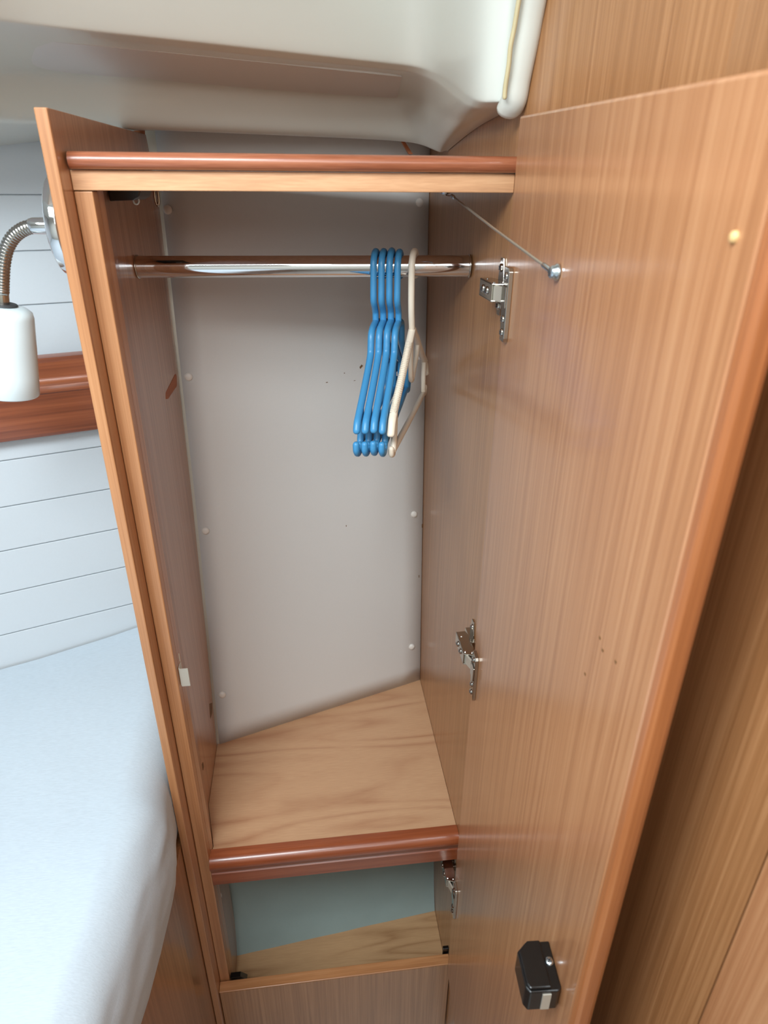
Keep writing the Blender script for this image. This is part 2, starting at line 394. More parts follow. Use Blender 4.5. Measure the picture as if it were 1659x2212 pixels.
# moulded deck liner overhead (soft stepped moulding, knee against the bulkhead)
rows = []
c_def = [  # each column: (px,py,Y) from the top down to the hidden back edge
    [(-420, -420, -.55), (-420, -60, -.20), (-420, -12, -.165), (-420, 20, -.13), (-420, 105, .02), (-420, 128, .07), (-420, 228, .07), (-420, 250, .10), (-420, 300, .30)],
    [(0, -300, -.30), (0, 25, .015), (0, 48, .02), (0, 65, .05), (0, 142, .255), (0, 158, .275), (0, 252, .275), (0, 268, .30), (0, 332, .462)],
    [(300, -260, -.20), (300, 58, .09), (300, 78, .10), (300, 94, .125), (300, 168, .345), (300, 184, .36), (300, 266, .357), (300, 280, .385), (300, 272, .66)],
    [(600, -230, -.08), (600, 92, .17), (600, 110, .18), (600, 126, .20), (600, 194, .415), (600, 208, .43), (600, 280, .432), (600, 293, .46), (600, 285, .70)],
    [(830, -210, .02), (830, 120, .23), (830, 136, .24), (830, 150, .26), (830, 206, .465), (830, 220, .48), (830, 290, .495), (830, 302, .52), (830, 298, .72)],
    [(905, -210, .03), (908, 128, .24), (908, 143, .25), (906, 158, .27), (884, 204, .45), (882, 222, .47), (896, 296, .50), (903, 309, .52), (905, 306, .72)],
    [(960, -210, -.03), (960, 150, .17), (962, 168, .18), (958, 184, .20), (930, 232, .36), (926, 250, .39), (926, 305, .46), (932, 322, .48), (935, 322, .72)],
    [(1040, -210, -.08), (1020, 205, -.01), (1020, 222, .0), (1012, 238, .03), (985, 262, .20), (975, 278, .25), (952, 318, .42), (950, 330, .45), (952, 330, .72)],
    [(1128, -210, -.105), (1090, 205, -.045), (1086, 220, -.04), (1080, 232, -.01), (1040, 258, .10), (1015, 272, .20), (968, 312, .40), (960, 326, .44), (962, 326, .72)],
]
NR = len(c_def[0])
bulk_px = [(1200, -210), (1133, 190), (1126, 215), (1112, 233), (1052, 262), (1020, 282), (978, 316), (968, 325), (968, 328)]
cols = [[at(*p) for p in c] for c in c_def]
for c in cols: c[0].z = .625
cols.insert(-1, [(a*0.35+b*0.65) for a, b in zip(cols[-2], cols[-1])])
last = []
for px, py in bulk_px: last.append(atX(px, py, XR-0.0015))
last[0].z = .625
cols.append(last)
bm = bmesh.new(); cr = bm.edges.layers.float.new('crease_edge')
vs = [[bm.verts.new(W(p)) for p in c] for c in cols]
for i in range(len(cols)-1):
    for j in range(NR-1):
        f = bm.faces.new((vs[i][j], vs[i+1][j], vs[i+1][j+1], vs[i][j+1])); f.smooth = True
for e in bm.edges:
    a, b = e.verts
    for j in range(NR):
        if any(vs[i][j] in (a, b) and vs[i+1][j] in (a, b) for i in range(len(cols)-1)):
            if j == 3: e[cr] = 0.9
            if j == 4: e[cr] = 0.25
            if j == 2: e[cr] = 0.5
            if j == 7: e[cr] = 0.9
me = bpy.data.meshes.new('ceiling'); bm.to_mesh(me); bm.free()
ceil_o = struct(link('ceiling', me, 'gel', None, True, (0, 0.2, 0.1)))
md = ceil_o.modifiers.new('smooth', 'SUBSURF'); md.levels = 3; md.render_levels = 3
ceil_o['label'] = 'cream moulded deck liner overhead with a knee at the bulkhead'; ceil_o['category'] = 'ceiling'
# sealant bead and flange against the bulkhead
fl = [at(1190, -210, -.108), at(1150, 0, -.074), at(1134, 90, -.062), at(1118, 170, -.052), at(1110, 215, -.046), at(1100, 236, -.034)]
bm = bmesh.new(); add_tube(bm, smooth_path(fl, 6), .0150, 14, True, (1.15, 0.75)); from_bm('flange', bm, 'gel', ceil_o, True)
sl = [(1140, -100, -.096), (1121, 0, -.086), (1111, 60, -.078), (1103, 100, -.074), (1099, 140, -.070), (1092, 185, -.064), (1090, 210, -.062)]
bm = bmesh.new(); add_tube(bm, smooth_path([at(*q) for q in sl], 6), .0030, 8, True)
o = from_bm('sealant_bead', bm, 'seal', ceil_o, True); o['label'] = 'yellowed sealant bead beside the bulkhead'

# flat headliner panel let into the moulding, with a crisp edge
hp = [[at(px, py, Y) for px, py, Y in r] for r in (
    [(-420, 28, -.105), (0, 74, .080), (300, 102, .155), (600, 133, .228), (868, 161, .290)],
    [(-420, 100, .015), (0, 140, .250), (300, 165, .338), (600, 191, .408), (858, 208, .462)])]
bm = bmesh.new(); dz = Vector((0, 0, -.0032)); V = [[(bm.verts.new(W(p)), bm.verts.new(W(p+dz))) for p in r] for r in hp]
for i in range(4):
    for k in (0, 1): bm.faces.new((V[0][i][k], V[0][i+1][k], V[1][i+1][k], V[1][i][k]))
    for r in (0, 1): bm.faces.new((V[r][i][0], V[r][i+1][0], V[r][i+1][1], V[r][i][1]))
for i in (0, 4): bm.faces.new((V[0][i][0], V[1][i][0], V[1][i][1], V[0][i][1]))
from_bm('headliner_panel', bm, 'panel', ceil_o)

# cabin sole far below
fo = struct(box('floor', -1.95, XR+0.09, -1.95, 0.8, -2.40, -2.22, 'floorm', origin=(0, 0, -2.40)))
fo['label'] = 'pale moulded cabin sole below the locker'; fo['category'] = 'floor'

# the rest of the cabin behind the viewer: deckhead, rear and far walls
dh = struct(box('ceiling', -1.95, XR+0.09, -1.95, 0.40, .612, .64, 'gel', origin=(-.8, -.8, .62)))
dh['label'] = 'cream deckhead above the berth'; dh['category'] = 'ceiling'
rw = struct(box('wall_rear', -1.95, XR+0.09, -1.98, -1.95, -2.22, .612, 'gel', origin=(-.8, -1.96, -2.22)))
rw['label'] = 'pale bulkhead behind the viewer'; rw['category'] = 'wall'
fw = struct(box('wall_far', -1.98, -1.95, -1.95, -.05, -2.22, .612, 'plank', origin=(-1.96, -1.0, -2.22)))
fw['label'] = 'white cabin side beyond the berth'; fw['category'] = 'wall'

# ------------------------------------------------------------------ locker (built-in wardrobe)
wardrobe = root('wardrobe', 'built-in cherry hanging locker standing open with its door swung to the right', 'wardrobe', (0, 0.1, -2.22))
# side panel with profile following the hull
prof = [(XP0, YP, -2.22), (XP0, YP, .0808), (XP0, .50, .0875), (XP0, .512, .060), (XP0, .475, -.268), (XP0, .432, -.635), (XP0, .30, -1.33), (XP0, .10, -1.9), (XP0, .02, -2.22)]
prism('side_panel', prof, (XP1-XP0, 0, 0), 'veneer', wardrobe, 0.0012)
# solid lipping on the front edge of the side panel
prism('edge_lipping', [(XP0-.0006, YP-.004, -2.22), (XP1, YP-.004, -2.22), (XP1, YP-.0002, -2.22), (XP0-.0006, YP-.0002, -2.22)], (0, 0, 2.22+.0806), 'edge', wardrobe, 0.0014)
# stile and its tapered inner lining
prism('stile', [(XP1+.0006, YF, -2.0), (-.2635, YF, -2.0), (-.2615, -.008, -2.0), (XP1+.0006, -.008, -2.0)], (0, 0, 2.0-.0078), 'edge', wardrobe, 0.0015)
prism('side_lining', [(XP1+.0004, -.0076, -2.0), (-.2618, -.0076, -2.0), (-.2590, .010, -2.0), (XL, .1228, -2.0), (XL, .30, -2.0), (XP1+.0004, .30, -2.0)], (0, 0, 2.0-.004), 'veneer', wardrobe)
prism('side_lining', [(XL, .3005, ZS), (XP1+.0004, .3005, ZS), (XP1+.0004, .3005, -.004), (XL, .3005, -.004)], (0, .012, 0), 'veneer', wardrobe)
prism('side_lining', [(XL, .313, -1.31), (XL, .375, -1.0), (XL, .436, -.66), (XL, .478, -.30), (XL, .513, -.06), (XL, .518, -.004), (XL, .313, -.004)], (XP1+.0004-XL, 0, 0), 'veneer', wardrobe)
# header: light board, red bullnose, roof of the locker
box('header_board', XP1+.0004, XR-.0004, YF, .004, -.0068, .0166, 'header', wardrobe, 0.0012)
box('roof_board', XP1+.0004, XR-.0004, .0045, .50, -.003, .016, 'veneer', wardrobe)
pr = []
for k in range(13):
    a = -math.pi/2 + math.pi*k/12
    pr.append((.010*math.cos(a)*1.0+.004, .0274+.0100*math.sin(a)))
pr = [(-.03, .0174)] + pr + [(-.03, .0374)]
sweep('header_trim', pr, ((-.2835, YF, 0), (XR-.0006, YF, 0), (0, -1, 0)), 'red', wardrobe, smooth=True)
# shelf and its moulded nosing
shelf = prism('shelf', [(-.2594, .0008, ZS-.014), (XR-.0006, .0008, ZS-.014), (XR-.0006, .51, ZS-.014), (XL+.0006, .318, ZS-.014), (XL+.0006, .124, ZS-.014), (-.2580, .012, ZS-.014)], (0, 0, .014), 'ply', wardrobe)
pr = [(-.0, -1.4105), (.0255, -1.4105), (.0262, -1.3745), (.0235, -1.3720), (.0235, -1.3690), (.0275, -1.3660)]
for k in range(9):
    a = -0.75 + (math.pi/2+0.75)*k/8
    pr.append((.0160+.0190*math.cos(a), -1.3430+.0190*math.sin(a)))
pr += [(-.0, -1.3240)]
sweep('shelf_nosing', pr, ((-.2628, 0, 0), (XR-.0006, 0, 0), (0, -1, 0)), 'nose', wardrobe, smooth=True)
# lower compartment: floor, hull skin, front panel
prism('lower_shelf', [(-.262, -.024, -1.894), (XR-.0006, -.024, -1.894), (XR-.0006, .165, -1.894), (-.280, .105, -1.894), (-.280, .090, -1.894)], (0, 0, .014), 'ply2', wardrobe)
bm = bmesh.new(); g = []
for j in range(15):
    z = -1.88 + (0.5)*j/14
    for i in range(25):
        t = i/24; x = -.2820+(XR-.001+.2820)*t
        y = .085+.062*t + .14*(j/14)**0.8*0.9 + .0035*min(1, j/5+.25)*noise.noise(Vector((x*14, z*14, 3)))+.0012*min(1, j/3)*noise.noise(Vector((x*50, z*40, 7)))
        g.append(bm.verts.new(W((x, y, z))))
for j in range(14):
    for i in range(24):
        a = j*25+i; bm.faces.new((g[a], g[a+1], g[a+26], g[a+25])).smooth = True
o = from_bm('hull_skin', bm, 'hull', wardrobe, True); o['label'] = 'blue-grey painted hull at the back of the lower compartment'
box('lower_lining', -.2826, -.2632, -.004, .12, -1.879, -1.411, 'veneer', wardrobe)
pn = prism('lower_front', [(-.2870+.0012, -.0275, -2.075), (.2945, -.0275, -2.075), (.2945, -.052, -2.075), (-.2870+.0012, -.052, -2.075)], (0, 0, .290), 'bulk', wardrobe, 0.002)
box('panel_edge', -.2866, .2945, -.0527, -.0270, -1.7845, -1.7815, 'edgex', wardrobe, 0.0013)
# small things in the lining: raw cut-out, holes, strike plate, stops
def side_patch(name, pxs, mat, X, th=.0008):
    pts = [atX(px, py, X) for px, py in pxs]
    return prism(name, pts, (th, 0, 0), mat, wardrobe)
o = side_patch('cutout', [(378, 808), (381, 812), (381, 834), (362, 862), (358, 862), (358, 848)], 'raw', XL-.0002); o['label'] = 'raw wooden cut-out in the locker side'
side_patch('peg_hole', [(452, 1520), (458, 1518), (458, 1540), (454, 1552)], 'chip', XL-.0002)
side_patch('peg_hole', [(436, 1652), (438, 1646), (440, 1656), (438, 1664)], 'chip', -.2705)
bm = bmesh.new()
add_poly(bm, [(-.2612, -.014, -.8400), (-.2612, .006, -.8400), (-.2612, .006, -.7990), (-.2612, -.014, -.7990)], (.0016, 0, 0))
add_poly(bm, [(-.2600, -.0150, -.8420), (-.2600, -.0135, -.8420), (-.2600, -.0135, -.8010), (-.2600, -.0150, -.8010)], (.0155, 0, 0))
add_cyl(bm, (-.2600, .001, -.795), (0, 0, 1), .0012, .018, 8)
bevel(bm, .0012, 2)
o = from_bm('strike_plate', bm, 'pale', wardrobe); o['label'] = 'pale metal strike plate on the left stile'
bm = bmesh.new()
add_poly(bm, [(-.2605, -.020, -1.800), (-.2605, -.0265, -1.772), (-.236, -.0265, -1.772), (-.222, -.020, -1.800)], (0, .012, 0))
bevel(bm, .001, 1); o = from_bm('corner_block', bm, 'black', wardrobe); o['label'] = 'black plastic corner block'
box('corner_block', .281, .2962, -.024, -.016, -1.80, -1.765, 'black', wardrobe, .001)
bm = bmesh.new(); add_tube(bm, smooth_path([(-.2622, .016, -1.500), (-.2606, .016, -1.506), (-.2606, .016, -1.514), (-.2622, .016, -1.520)], 4), .0014, 6); from_bm('hook_eye', bm, 'capm', wardrobe, True)

prism('batten', [at(275, 275, .50), at(308, 276, .50), at(309, 290, .50), at(290, 284, .50)], (0, .02, 0), 'raw', wardrobe)
prism('batten', [at(866, 303, .575), at(873, 303, .575), at(892, 333, .575), at(884, 333, .575)], (0, .012, 0), 'raw', wardrobe)

# door ------------------------------------------------------------
DA = math.radians(3.5)
DH = Vector((.282, .282/.3036-1, 0)); DDIR = Vector((-math.sin(DA), -math.cos(DA), 0)); DN = Vector((-math.cos(DA), math.sin(DA), 0))
DT = .0215; DLEN = .5760
def dpt(s, z, o=0): return DH + DDIR*s + DN*o + Vector((0, 0, z))
ZD0, ZD1, ZD2 = -1.772, .0805, .0558
prism('door', [dpt(0, ZD0), dpt(DLEN, ZD0), dpt(DLEN, ZD2), dpt(0, ZD1)], -DN*DT, 'veneer', wardrobe, 0.0030)
door = [c for c in wardrobe.children if c.name.startswith('door')][0]
prism('edge_lipping', [dpt(DLEN+.0003, ZD0), dpt(DLEN+.006, ZD0, -.0016), dpt(DLEN+.0085, ZD0, -.006), dpt(DLEN+.0085, ZD0, -DT+.006), dpt(DLEN+.006, ZD0, -DT+.0016), dpt(DLEN+.0003, ZD0, -DT)], (0, 0, ZD2-ZD0), 'lip', door, 0.0008)
# bumper plug
p = atP(1588, 512, DH, DN); bm = bmesh.new()
add_lathe(bm, p, DN, [(.0036, 0), (.0034, .0016), (.0024, .0026), (0, .0030)], 16); o = from_bm('door_bumper', bm, 'tan', door, True); o['label'] = 'small tan bumper near the free edge'
for px, py in ((1296, 1378), (1302, 1405), (1264, 1456), (1330, 1430)):
    p = atP(px, py, DH, DN); bm = bmesh.new(); add_box(bm, p, DDIR, DN, (0, 0, 1), .0016, .0003, .0013); from_bm('scuff_mark', bm, 'chip', door)
# latch
def lat(s, z, o): return dpt(s, z, o)
LS0, LS1, LZ0, LZ1, LO = .4965, .5500, -.828, -.7895, .0400
latch = bmesh.new()
add_poly(latch, [lat(LS0, LZ0, 0), lat(LS1-.004, LZ0, 0), lat(LS1, LZ0, .004), lat(LS1, LZ0, LO-.004), lat(LS1-.006, LZ0, LO), lat(LS0+.010, LZ0, LO), lat(LS0, LZ0, LO-.012)], (0, 0, LZ1-LZ0-.003))
add_poly(latch, [lat(LS0+.001, LZ1-.003, .012), lat(LS1-.002, LZ1-.003, .012), lat(LS1-.002, LZ1-.003, LO-.004), lat(LS1-.007, LZ1-.003, LO-.0015), lat(LS0+.011, LZ1-.003, LO-.0015), lat(LS0+.001, LZ1-.003, LO-.013)], (0, 0, .0045))
bmesh.ops.recalc_face_normals(latch, faces=latch.faces[:]); bevel(latch, .0016, 2)
add_box(latch, lat(LS1+.0004, (LZ0+LZ1)/2-.002, .017), DN, DDIR, (0, 0, 1), .0048, .0010, .0140, 1)
add_screw(latch, lat((LS0+LS1)/2-.004, LZ1-.0028, .0065), (0, 0, 1), .0052, 2, 3)
o = from_bm('door_latch', latch, ['black', 'pale', 'zinc', 'grey'], door); o['label'] = 'black plastic push latch with a metal bolt'

# hinges ----------------------------------------------------------
def hinge(zc):
    h = bpy.data.objects.new('hinge', None); COL.objects.link(h); h.parent = wardrobe
    ze = Vector((0, 0, 1))
    # wing plate on the bulkhead
    bm = bmesh.new()
    for s in (1, -1):
        pts = [(XR-.0002, -.020, zc+s*.006), (XR-.0002, .010, zc+s*.006), (XR-.0002, .006, zc+s*.030), (XR-.0002, .003, zc+s*.041), (XR-.0002, -.010, zc+s*.041), (XR-.0002, -.014, zc+s*.030)]
        add_poly(bm, pts, (-.0028, 0, 0))
    add_poly(bm, [(XR-.0002, -.030, zc-.0085), (XR-.0002, .020, zc-.0085), (XR-.0002, .020, zc+.0085), (XR-.0002, -.030, zc+.0085)], (-.0100, 0, 0))
    bmesh.ops.recalc_face_normals(bm, faces=bm.faces[:]); bevel(bm, .0008, 2)
    for s in (1, -1): add_screw(bm, (XR-.0030, -.0035, zc+s*.027), (-1, 0, 0), .0062, 0, 1)
    from_bm('wall_plate', bm, ['steel', 'grey'], h)
    # arm: folded channel clipped over the wing plate
    bm = bmesh.new()
    x0, x1 = .2645, XR-.0098
    pts = [(x0, .003, zc+.0125), (x0, -.064, zc+.0125), (x1-.006, -.070, zc+.0125), (x1, -.050, zc+.0125), (x1, -.010, zc+.0125), (x1-.004, .004, zc+.0125)]
    add_poly(bm, pts, (0, 0, -.0025))
    pts2 = [(a, b, zc-.0125) for a, b, _ in pts]; add_poly(bm, pts2, (0, 0, .0025))
    add_poly(bm, [(x0, .003, zc-.0125), (x0, -.064, zc-.0125), (x0, -.064, zc+.0125), (x0, .003, zc+.0125)], (.0022, 0, 0))
    bmesh.ops.recalc_face_normals(bm, faces=bm.faces[:]); bevel(bm, .0010, 2)
    for yy in (-.018, -.040): add_screw(bm, (x0+.0002, yy, zc), (-1, 0, 0), .0062, 0, 1)
    add_cyl(bm, (.272, -.012, zc+.0124), (0, 0, 1), .0016, .0012, 10, 2)
    add_cyl(bm, (.269, -.058, zc-.0135), (0, 0, 1), .0022, .0275, 12, 2)
    add_cyl(bm, (.281, -.062, zc-.0135), (0, 0, 1), .0018, .0275, 12, 2)
    from_bm('hinge_arm', bm, ['steel', 'grey', 'chrome'], h)
    # links between arm and door flange
    bm = bmesh.new()
    for (ax, ay), (bx, by) in (((.2690, -.060), (.2795, -.094)), ((.2815, -.058), (.2820, -.092))):
        a = Vector((ax, ay, zc)); b = Vector((bx, by, zc)); d = (b-a).normalized(); n = Vector((d.y, -d.x, 0))
        add_box(bm, (a+b)/2, d, n, ze, (b-a).length/2, .0018, .0105)
    bmesh.ops.recalc_face_normals(bm, faces=bm.faces[:]); bevel(bm, .0008, 1)
    from_bm('link', bm, 'pale', h)
    # flange screwed to the door face
    bm = bmesh.new(); s0, s1 = .014, .042
    zt, zb = zc+.038, zc-.060
    pts = [dpt(s0, zc-.022, .0003), dpt(s0+.004, zb, .0003), dpt(s1-.003, zb, .0003), dpt(s1, zb+.006, .0003), dpt(s1, zt-.005, .0003), dpt(s1-.004, zt, .0003), dpt(s0+.003, zt, .0003), dpt(s0, zt-.012, .0003)]
    add_poly(bm, pts, DN*.0062)
    add_poly(bm, [dpt(s0+.001, zc-.014, .0062), dpt(s1-.002, zc-.014, .0062), dpt(s1-.002, zc+.014, .0062), dpt(s0+.001, zc+.014, .0062)], DN*.0022)
    bmesh.ops.recalc_face_normals(bm, faces=bm.faces[:]); bevel(bm, .0006, 1)
    for zz in (zc+.026, zc-.030, zc-.048): add_screw(bm, dpt((s0+s1)/2, zz, .0062), DN, .0058, 0, 1)
    from_bm('door_flange', bm, ['steel', 'grey'], h)
for zc in (-.1335, -.785, -1.438): hinge(zc)

# door stay wire ----------------------------------------------------
a = at(961, 421.5, .10); b = atP(1207, 588, DH, DN) + DN*.006
stay = bpy.data.objects.new('door_stay', None); COL.objects.link(stay); stay.parent = wardrobe
a2 = at(977, 424, .085); d = (b-a2).normalized()
bm = bmesh.new(); add_tube(bm, [a2, a2+(b-a2)*.5+Vector((0, 0, -.001)), b-d*.004], .0016, 8); from_bm('stay_wire', bm, 'wire', stay, True)
bm = bmesh.new(); add_tube(bm, [b-d*.026, b-d*.006], .0030, 10); from_bm('ferrule', bm, 'zinc', stay, True)
bm = bmesh.new(); add_tube(bm, [a2-d*.002, a2+d*.008], .0030, 8); from_bm('ferrule', bm, 'zinc', stay, True)
bm = bmesh.new()
add_lathe(bm, b-DN*.005, DN, [(.0085, 0), (.0085, .0025), (.0070, .0040), (.0070, .0060), (.0055, .0085), (0, .0092)], 18)
add_box(bm, b+DN*.0043, DDIR, DN, (0, 0, 1), .0040, .0006, .0008, 1); add_box(bm, b+DN*.0043, (0, 0, 1), DN, DDIR, .0040, .0006, .0008, 1)
from_bm('door_screw', bm, ['zinc', 'grey'], stay)
bm = bmesh.new(); add_lathe(bm, (a.x, a.y, a.z+.0045), (0, 0, -1), [(.0030, -.006), (.0085, 0), (.0085, .0012), (.0055, .0035), (0, .0044)], 16)
add_box(bm, (a+a2)/2, (a2-a).normalized(), (0, 1, 0), (0, 0, 1), .008, .0035, .0008)
from_bm('eyelet', bm, 'zinc', stay)

# ------------------------------------------------------------------ closet rod
rl, rr = Vector((XL+.0012, .236, -.1265)), Vector((XR-.0012, .197, -.1245)); RR = .0180
rod = root('closet_rod', 'chrome closet rod spanning the locker with hangers on it', 'rod', (rl+rr)/2)
rd = (rr-rl).normalized()
bm = bmesh.new(); add_lathe(bm, rl, rd, [(0, 0), (RR, 0), (RR, (rr-rl).length), (0, (rr-rl).length)], 48)
o = from_bm('tube', bm, 'chrome', rod)
try: o.data.set_sharp_from_angle(angle=math.radians(40))
except Exception: pass
for c, ax in ((rl, rd), (rr, -rd)):
    bm = bmesh.new(); add_lathe(bm, c+ax*.0001, ax, [(RR+.0002, 0), (RR+.0014, .0006), (RR+.0014, .0024), (RR+.0002, .003)], 40); from_bm('end_ring', bm, 'steel', rod, True)
def rod_at(x): t = (x-rl.x)/(rr.x-rl.x); return rl+(rr-rl)*t

# ------------------------------------------------------------------ hangers
def blue_hanger(x, tipx, label, dv=0.0, i=0):
    c = rod_at(x); c = Vector((x, c.y, c.z))
    tip = Vector((tipx, 0.0, 0)); dr = Vector((tipx-x, 0.0-c.y, 0)).normalized()
    def P(u, v): return c + dr*u + Vector((0, 0, v+dv))
    r = .0058; R = RR+r+.0003
    h = root('clothes_hanger', label, 'hanger', c+Vector((0, 0, -.27)), 'blue hangers on the closet rod')
    hk = [P(-R*math.cos(math.radians(t)), R*math.sin(math.radians(t))) for t in range(-45, 181, 15)]
    hk += smooth_path([P(R, 0), P(.0245, -.030), P(.0235, -.054), P(.0080, -.070), P(.0010, -.080), P(0, -.098)], 5)[1:]
    bm = bmesh.new(); add_tube(bm, hk, r, 12); from_bm('hook', bm, 'blue', h, True)
    for s in (1, -1):
        arm = smooth_path([P(0, -.096), P(s*.020, -.098), P(s*.042, -.103), P(s*.051, -.112), P(s*.055, -.128), P(s*.060, -.142), P(s*.085, -.1600), P(s*.130, -.1860), P(s*.178, -.2110), P(s*.196, -.2210), P(s*.2040, -.2330)], 6)
        bm = bmesh.new(); add_tube(bm, arm, r*1.06, 12, True, (1, 1)); from_bm('shoulder_arm', bm, 'blue', h, True)
    bar = [P(.2100, -.2550), P(.2080, -.2670), P(.194, -.2760), P(.176, -.2690), P(.166, -.2450), P(.164, -.2080)]
    for s in (1, -1):
        bm = bmesh.new(); add_tube(bm, smooth_path([c+(q-c)*1 if s == 1 else Vector((2*c.x-q.x, 2*c.y-q.y, q.z)) for q in bar], 6), r*0.98, 12); from_bm('strap_hook', bm, 'blue', h, True)
    bm = bmesh.new(); add_tube(bm, [P(.178, -.2660), P(.05, -.2670), P(-.05, -.2670), P(-.178, -.2660)], r*0.92, 10); from_bm('crossbar', bm, 'blue', h, True)
    return h
bx = [at(px, 578, .2).x for px in (812.5, 829.5, 846.5, 863.5)]
tx = [at(px, 925, 0.0).x for px in (767.5, 786.5, 805.5, 824.5)]
labs = ['leftmost of the four blue plastic hangers on the chrome rod', 'second blue plastic hanger from the left on the chrome rod',
        'third blue plastic hanger from the left on the chrome rod', 'rightmost blue plastic hanger, next to the cream one on the chrome rod']
for i in range(4): blue_hanger(bx[i], tx[i], labs[i], (0, 0, .001, -.001)[i], i)
def cream_hanger():
    x = at(895, 578, .2).x; c = rod_at(x); c = Vector((x, c.y, c.z))
    tipx = at(841, 918, 0.0).x
    dr = Vector((tipx-x, -c.y, 0)).normalized(); r = .0058; R = RR+r+.0004
    def P(u, v): return c + dr*u + Vector((0, 0, v))
    h = root('clothes_hanger', 'cream plastic hanger with ridged arms at the right end of the rod', 'hanger', c+Vector((0, 0, -.27)))
    hk = [P(-R*math.cos(math.radians(t)), R*math.sin(math.radians(t))) for t in range(-45, 181, 15)]
    hk += smooth_path([P(R, 0), P(.0230, -.035), P(.0180, -.070), P(.0090, -.098), P(.0030, -.112)], 5)[1:]
    bm = bmesh.new(); add_tube(bm, hk, r, 12); from_bm('hook', bm, 'cream', h, True)
    for s in (1, -1):
        # flat arm whose top carries fine ridges
        arm = smooth_path([P(s*.001, -.108), P(s*.022, -.120), P(s*.045, -.134), P(s*.10, -.168), P(s*.165, -.205), P(s*.190, -.222), P(s*.2020, -.2420)], 8)
        bm = bmesh.new(); add_tube(bm, arm, r*1.05, 10, True, (1.15, 0.8), dr.cross(Vector((0, 0, 1))))
        n = len(arm); 
        side = dr.cross(Vector((0, 0, 1)))
        k0, k1 = int(n*.30), int(n*.74)
        for k in range(46):
            t = k0+(k1-k0)*k/46; i0 = int(t); q = arm[i0].lerp(arm[i0+1], t-i0); tg = (arm[i0+1]-arm[i0]).normalized(); nn = side.cross(tg)
            if nn.z < 0: nn = -nn
            add_box(bm, q+nn*.0048, side, tg, nn, .0055, .00075, .0009)
        from_bm('shoulder_arm', bm, 'cream', h, True)
        bm = bmesh.new(); add_tube(bm, smooth_path([P(s*.1960, -.2700), P(s*.1940, -.2790), P(s*.186, -.2830), P(s*.176, -.2760), P(s*.168, -.2500), P(s*.166, -.2080)], 6), r*0.9, 10); from_bm('strap_hook', bm, 'cream', h, True)
    bm = bmesh.new(); add_tube(bm, [P(.180, -.2790), P(.05, -.280), P(-.05, -.280), P(-.180, -.2790)], r*0.95, 10); from_bm('crossbar', bm, 'cream', h, True)
    bm = bmesh.new(); add_tube(bm, smooth_path([P(.012, -.118), P(.012, -.160), P(.006, -.196), P(-.008, -.205), P(-.030, -.190), P(-.062, -.165), P(-.066, -.140), P(-.040, -.126)], 6), r*0.8, 10); from_bm('tie_loop', bm, 'cream', h, True)
cream_hanger()

# ------------------------------------------------------------------ black fitting under the locker roof
f = root('interior_light', 'black plastic fitting with clear clips under the locker roof in the left corner', 'fitting', (-.262, .14, -.02))
bm = bmesh.new()
pf = [(-.012, -.0034), (-.012, -.022), (.004, -.0215), (.050, -.0205), (.066, -.016), (.076, -.0034)]
add_poly(bm, [(-.2700+q*0.55, .105, z) for q, z in pf], (0, .085, 0)); bmesh.ops.recalc_face_normals(bm, faces=bm.faces[:]); bevel(bm, .002, 2); from_bm('housing', bm, 'black', f)
bm = bmesh.new(); add_tube(bm, smooth_path([(-.248, .13, -.0195), (-.247, .13, -.0250), (-.243, .13, -.0262), (-.240, .13, -.0230), (-.240, .13, -.0195)], 4), .0013, 6); from_bm('clip', bm, 'shade', f, True)
bm = bmesh.new(); q = at(334, 420, .30); add_tube(bm, smooth_path([q+Vector((0, 0, .006)), q+Vector((0, 0, -.010)), q+Vector((.003, 0, -.018)), q+Vector((.006, 0, -.010)), q+Vector((.006, 0, .006))], 4), .0022, 6); from_bm('cable_clip', bm, 'steel', f, True)

# ------------------------------------------------------------------ reading lamp
LY = .031; LZ = at(120, 488, LY).z
lamp = root('reading_lamp', 'chrome gooseneck reading lamp with white shade fixed to the locker side', 'lamp', (-.3015, LY, LZ))
bm = bmesh.new()
add_lathe(bm, (-.3020, LY, LZ), (-1, 0, 0), [(0, 0), (.050, 0), (.050, .009), (.046, .011)], 48, 1)
add_lathe(bm, (-.3020, LY, LZ), (-1, 0, 0), [(.0605, .0105), (.0640, .0112), (.0645, .0130), (.0645, .0245), (.0625, .0268), (.045, .0275), (.015, .0280), (.011, .0300), (0, .030)], 64, 0)
add_lathe(bm, (-.3020, LY, LZ), (-1, 0, 0), [(.046, .0105), (.0605, .0105)], 64, 1)  # back of the chrome dish coloured black to stand in for its dark reflection
from_bm('wall_plate', bm, ['chrome', 'black'], lamp, True)
def LPt(px, py): return at(px, py, LY)
bm = bmesh.new(); add_tube(bm, [(-.329, LY, LZ), (-.3640, LY, LZ)], .0108, 20); from_bm('stem', bm, 'chrome', lamp, True)
gp = smooth_path([(-.3620, LY, LZ), (-.378, LY, LZ-.004), (-.394, LY, LZ-.014), (-.4070, LY, LZ-.030), (-.4160, LY, LZ-.050), (-.4220, LY, LZ-.070), (-.4262, LY, LZ-.086)], 14)
bm = bmesh.new()
def ridge(t): return 1.0 if (int(t*len(gp)) % 3) else 0.90
add_tube(bm, gp, .0096, 18, True, rfun=ridge); from_bm('gooseneck', bm, 'flex', lamp, True)
SC = Vector((-.4262, LY, LZ-.086)); SAX = Vector((-.165, 0, -1)).normalized()
bm = bmesh.new(); add_tube(bm, [SC, SC+SAX*.018], .0085, 16); from_bm('collar', bm, 'steel', lamp, True)
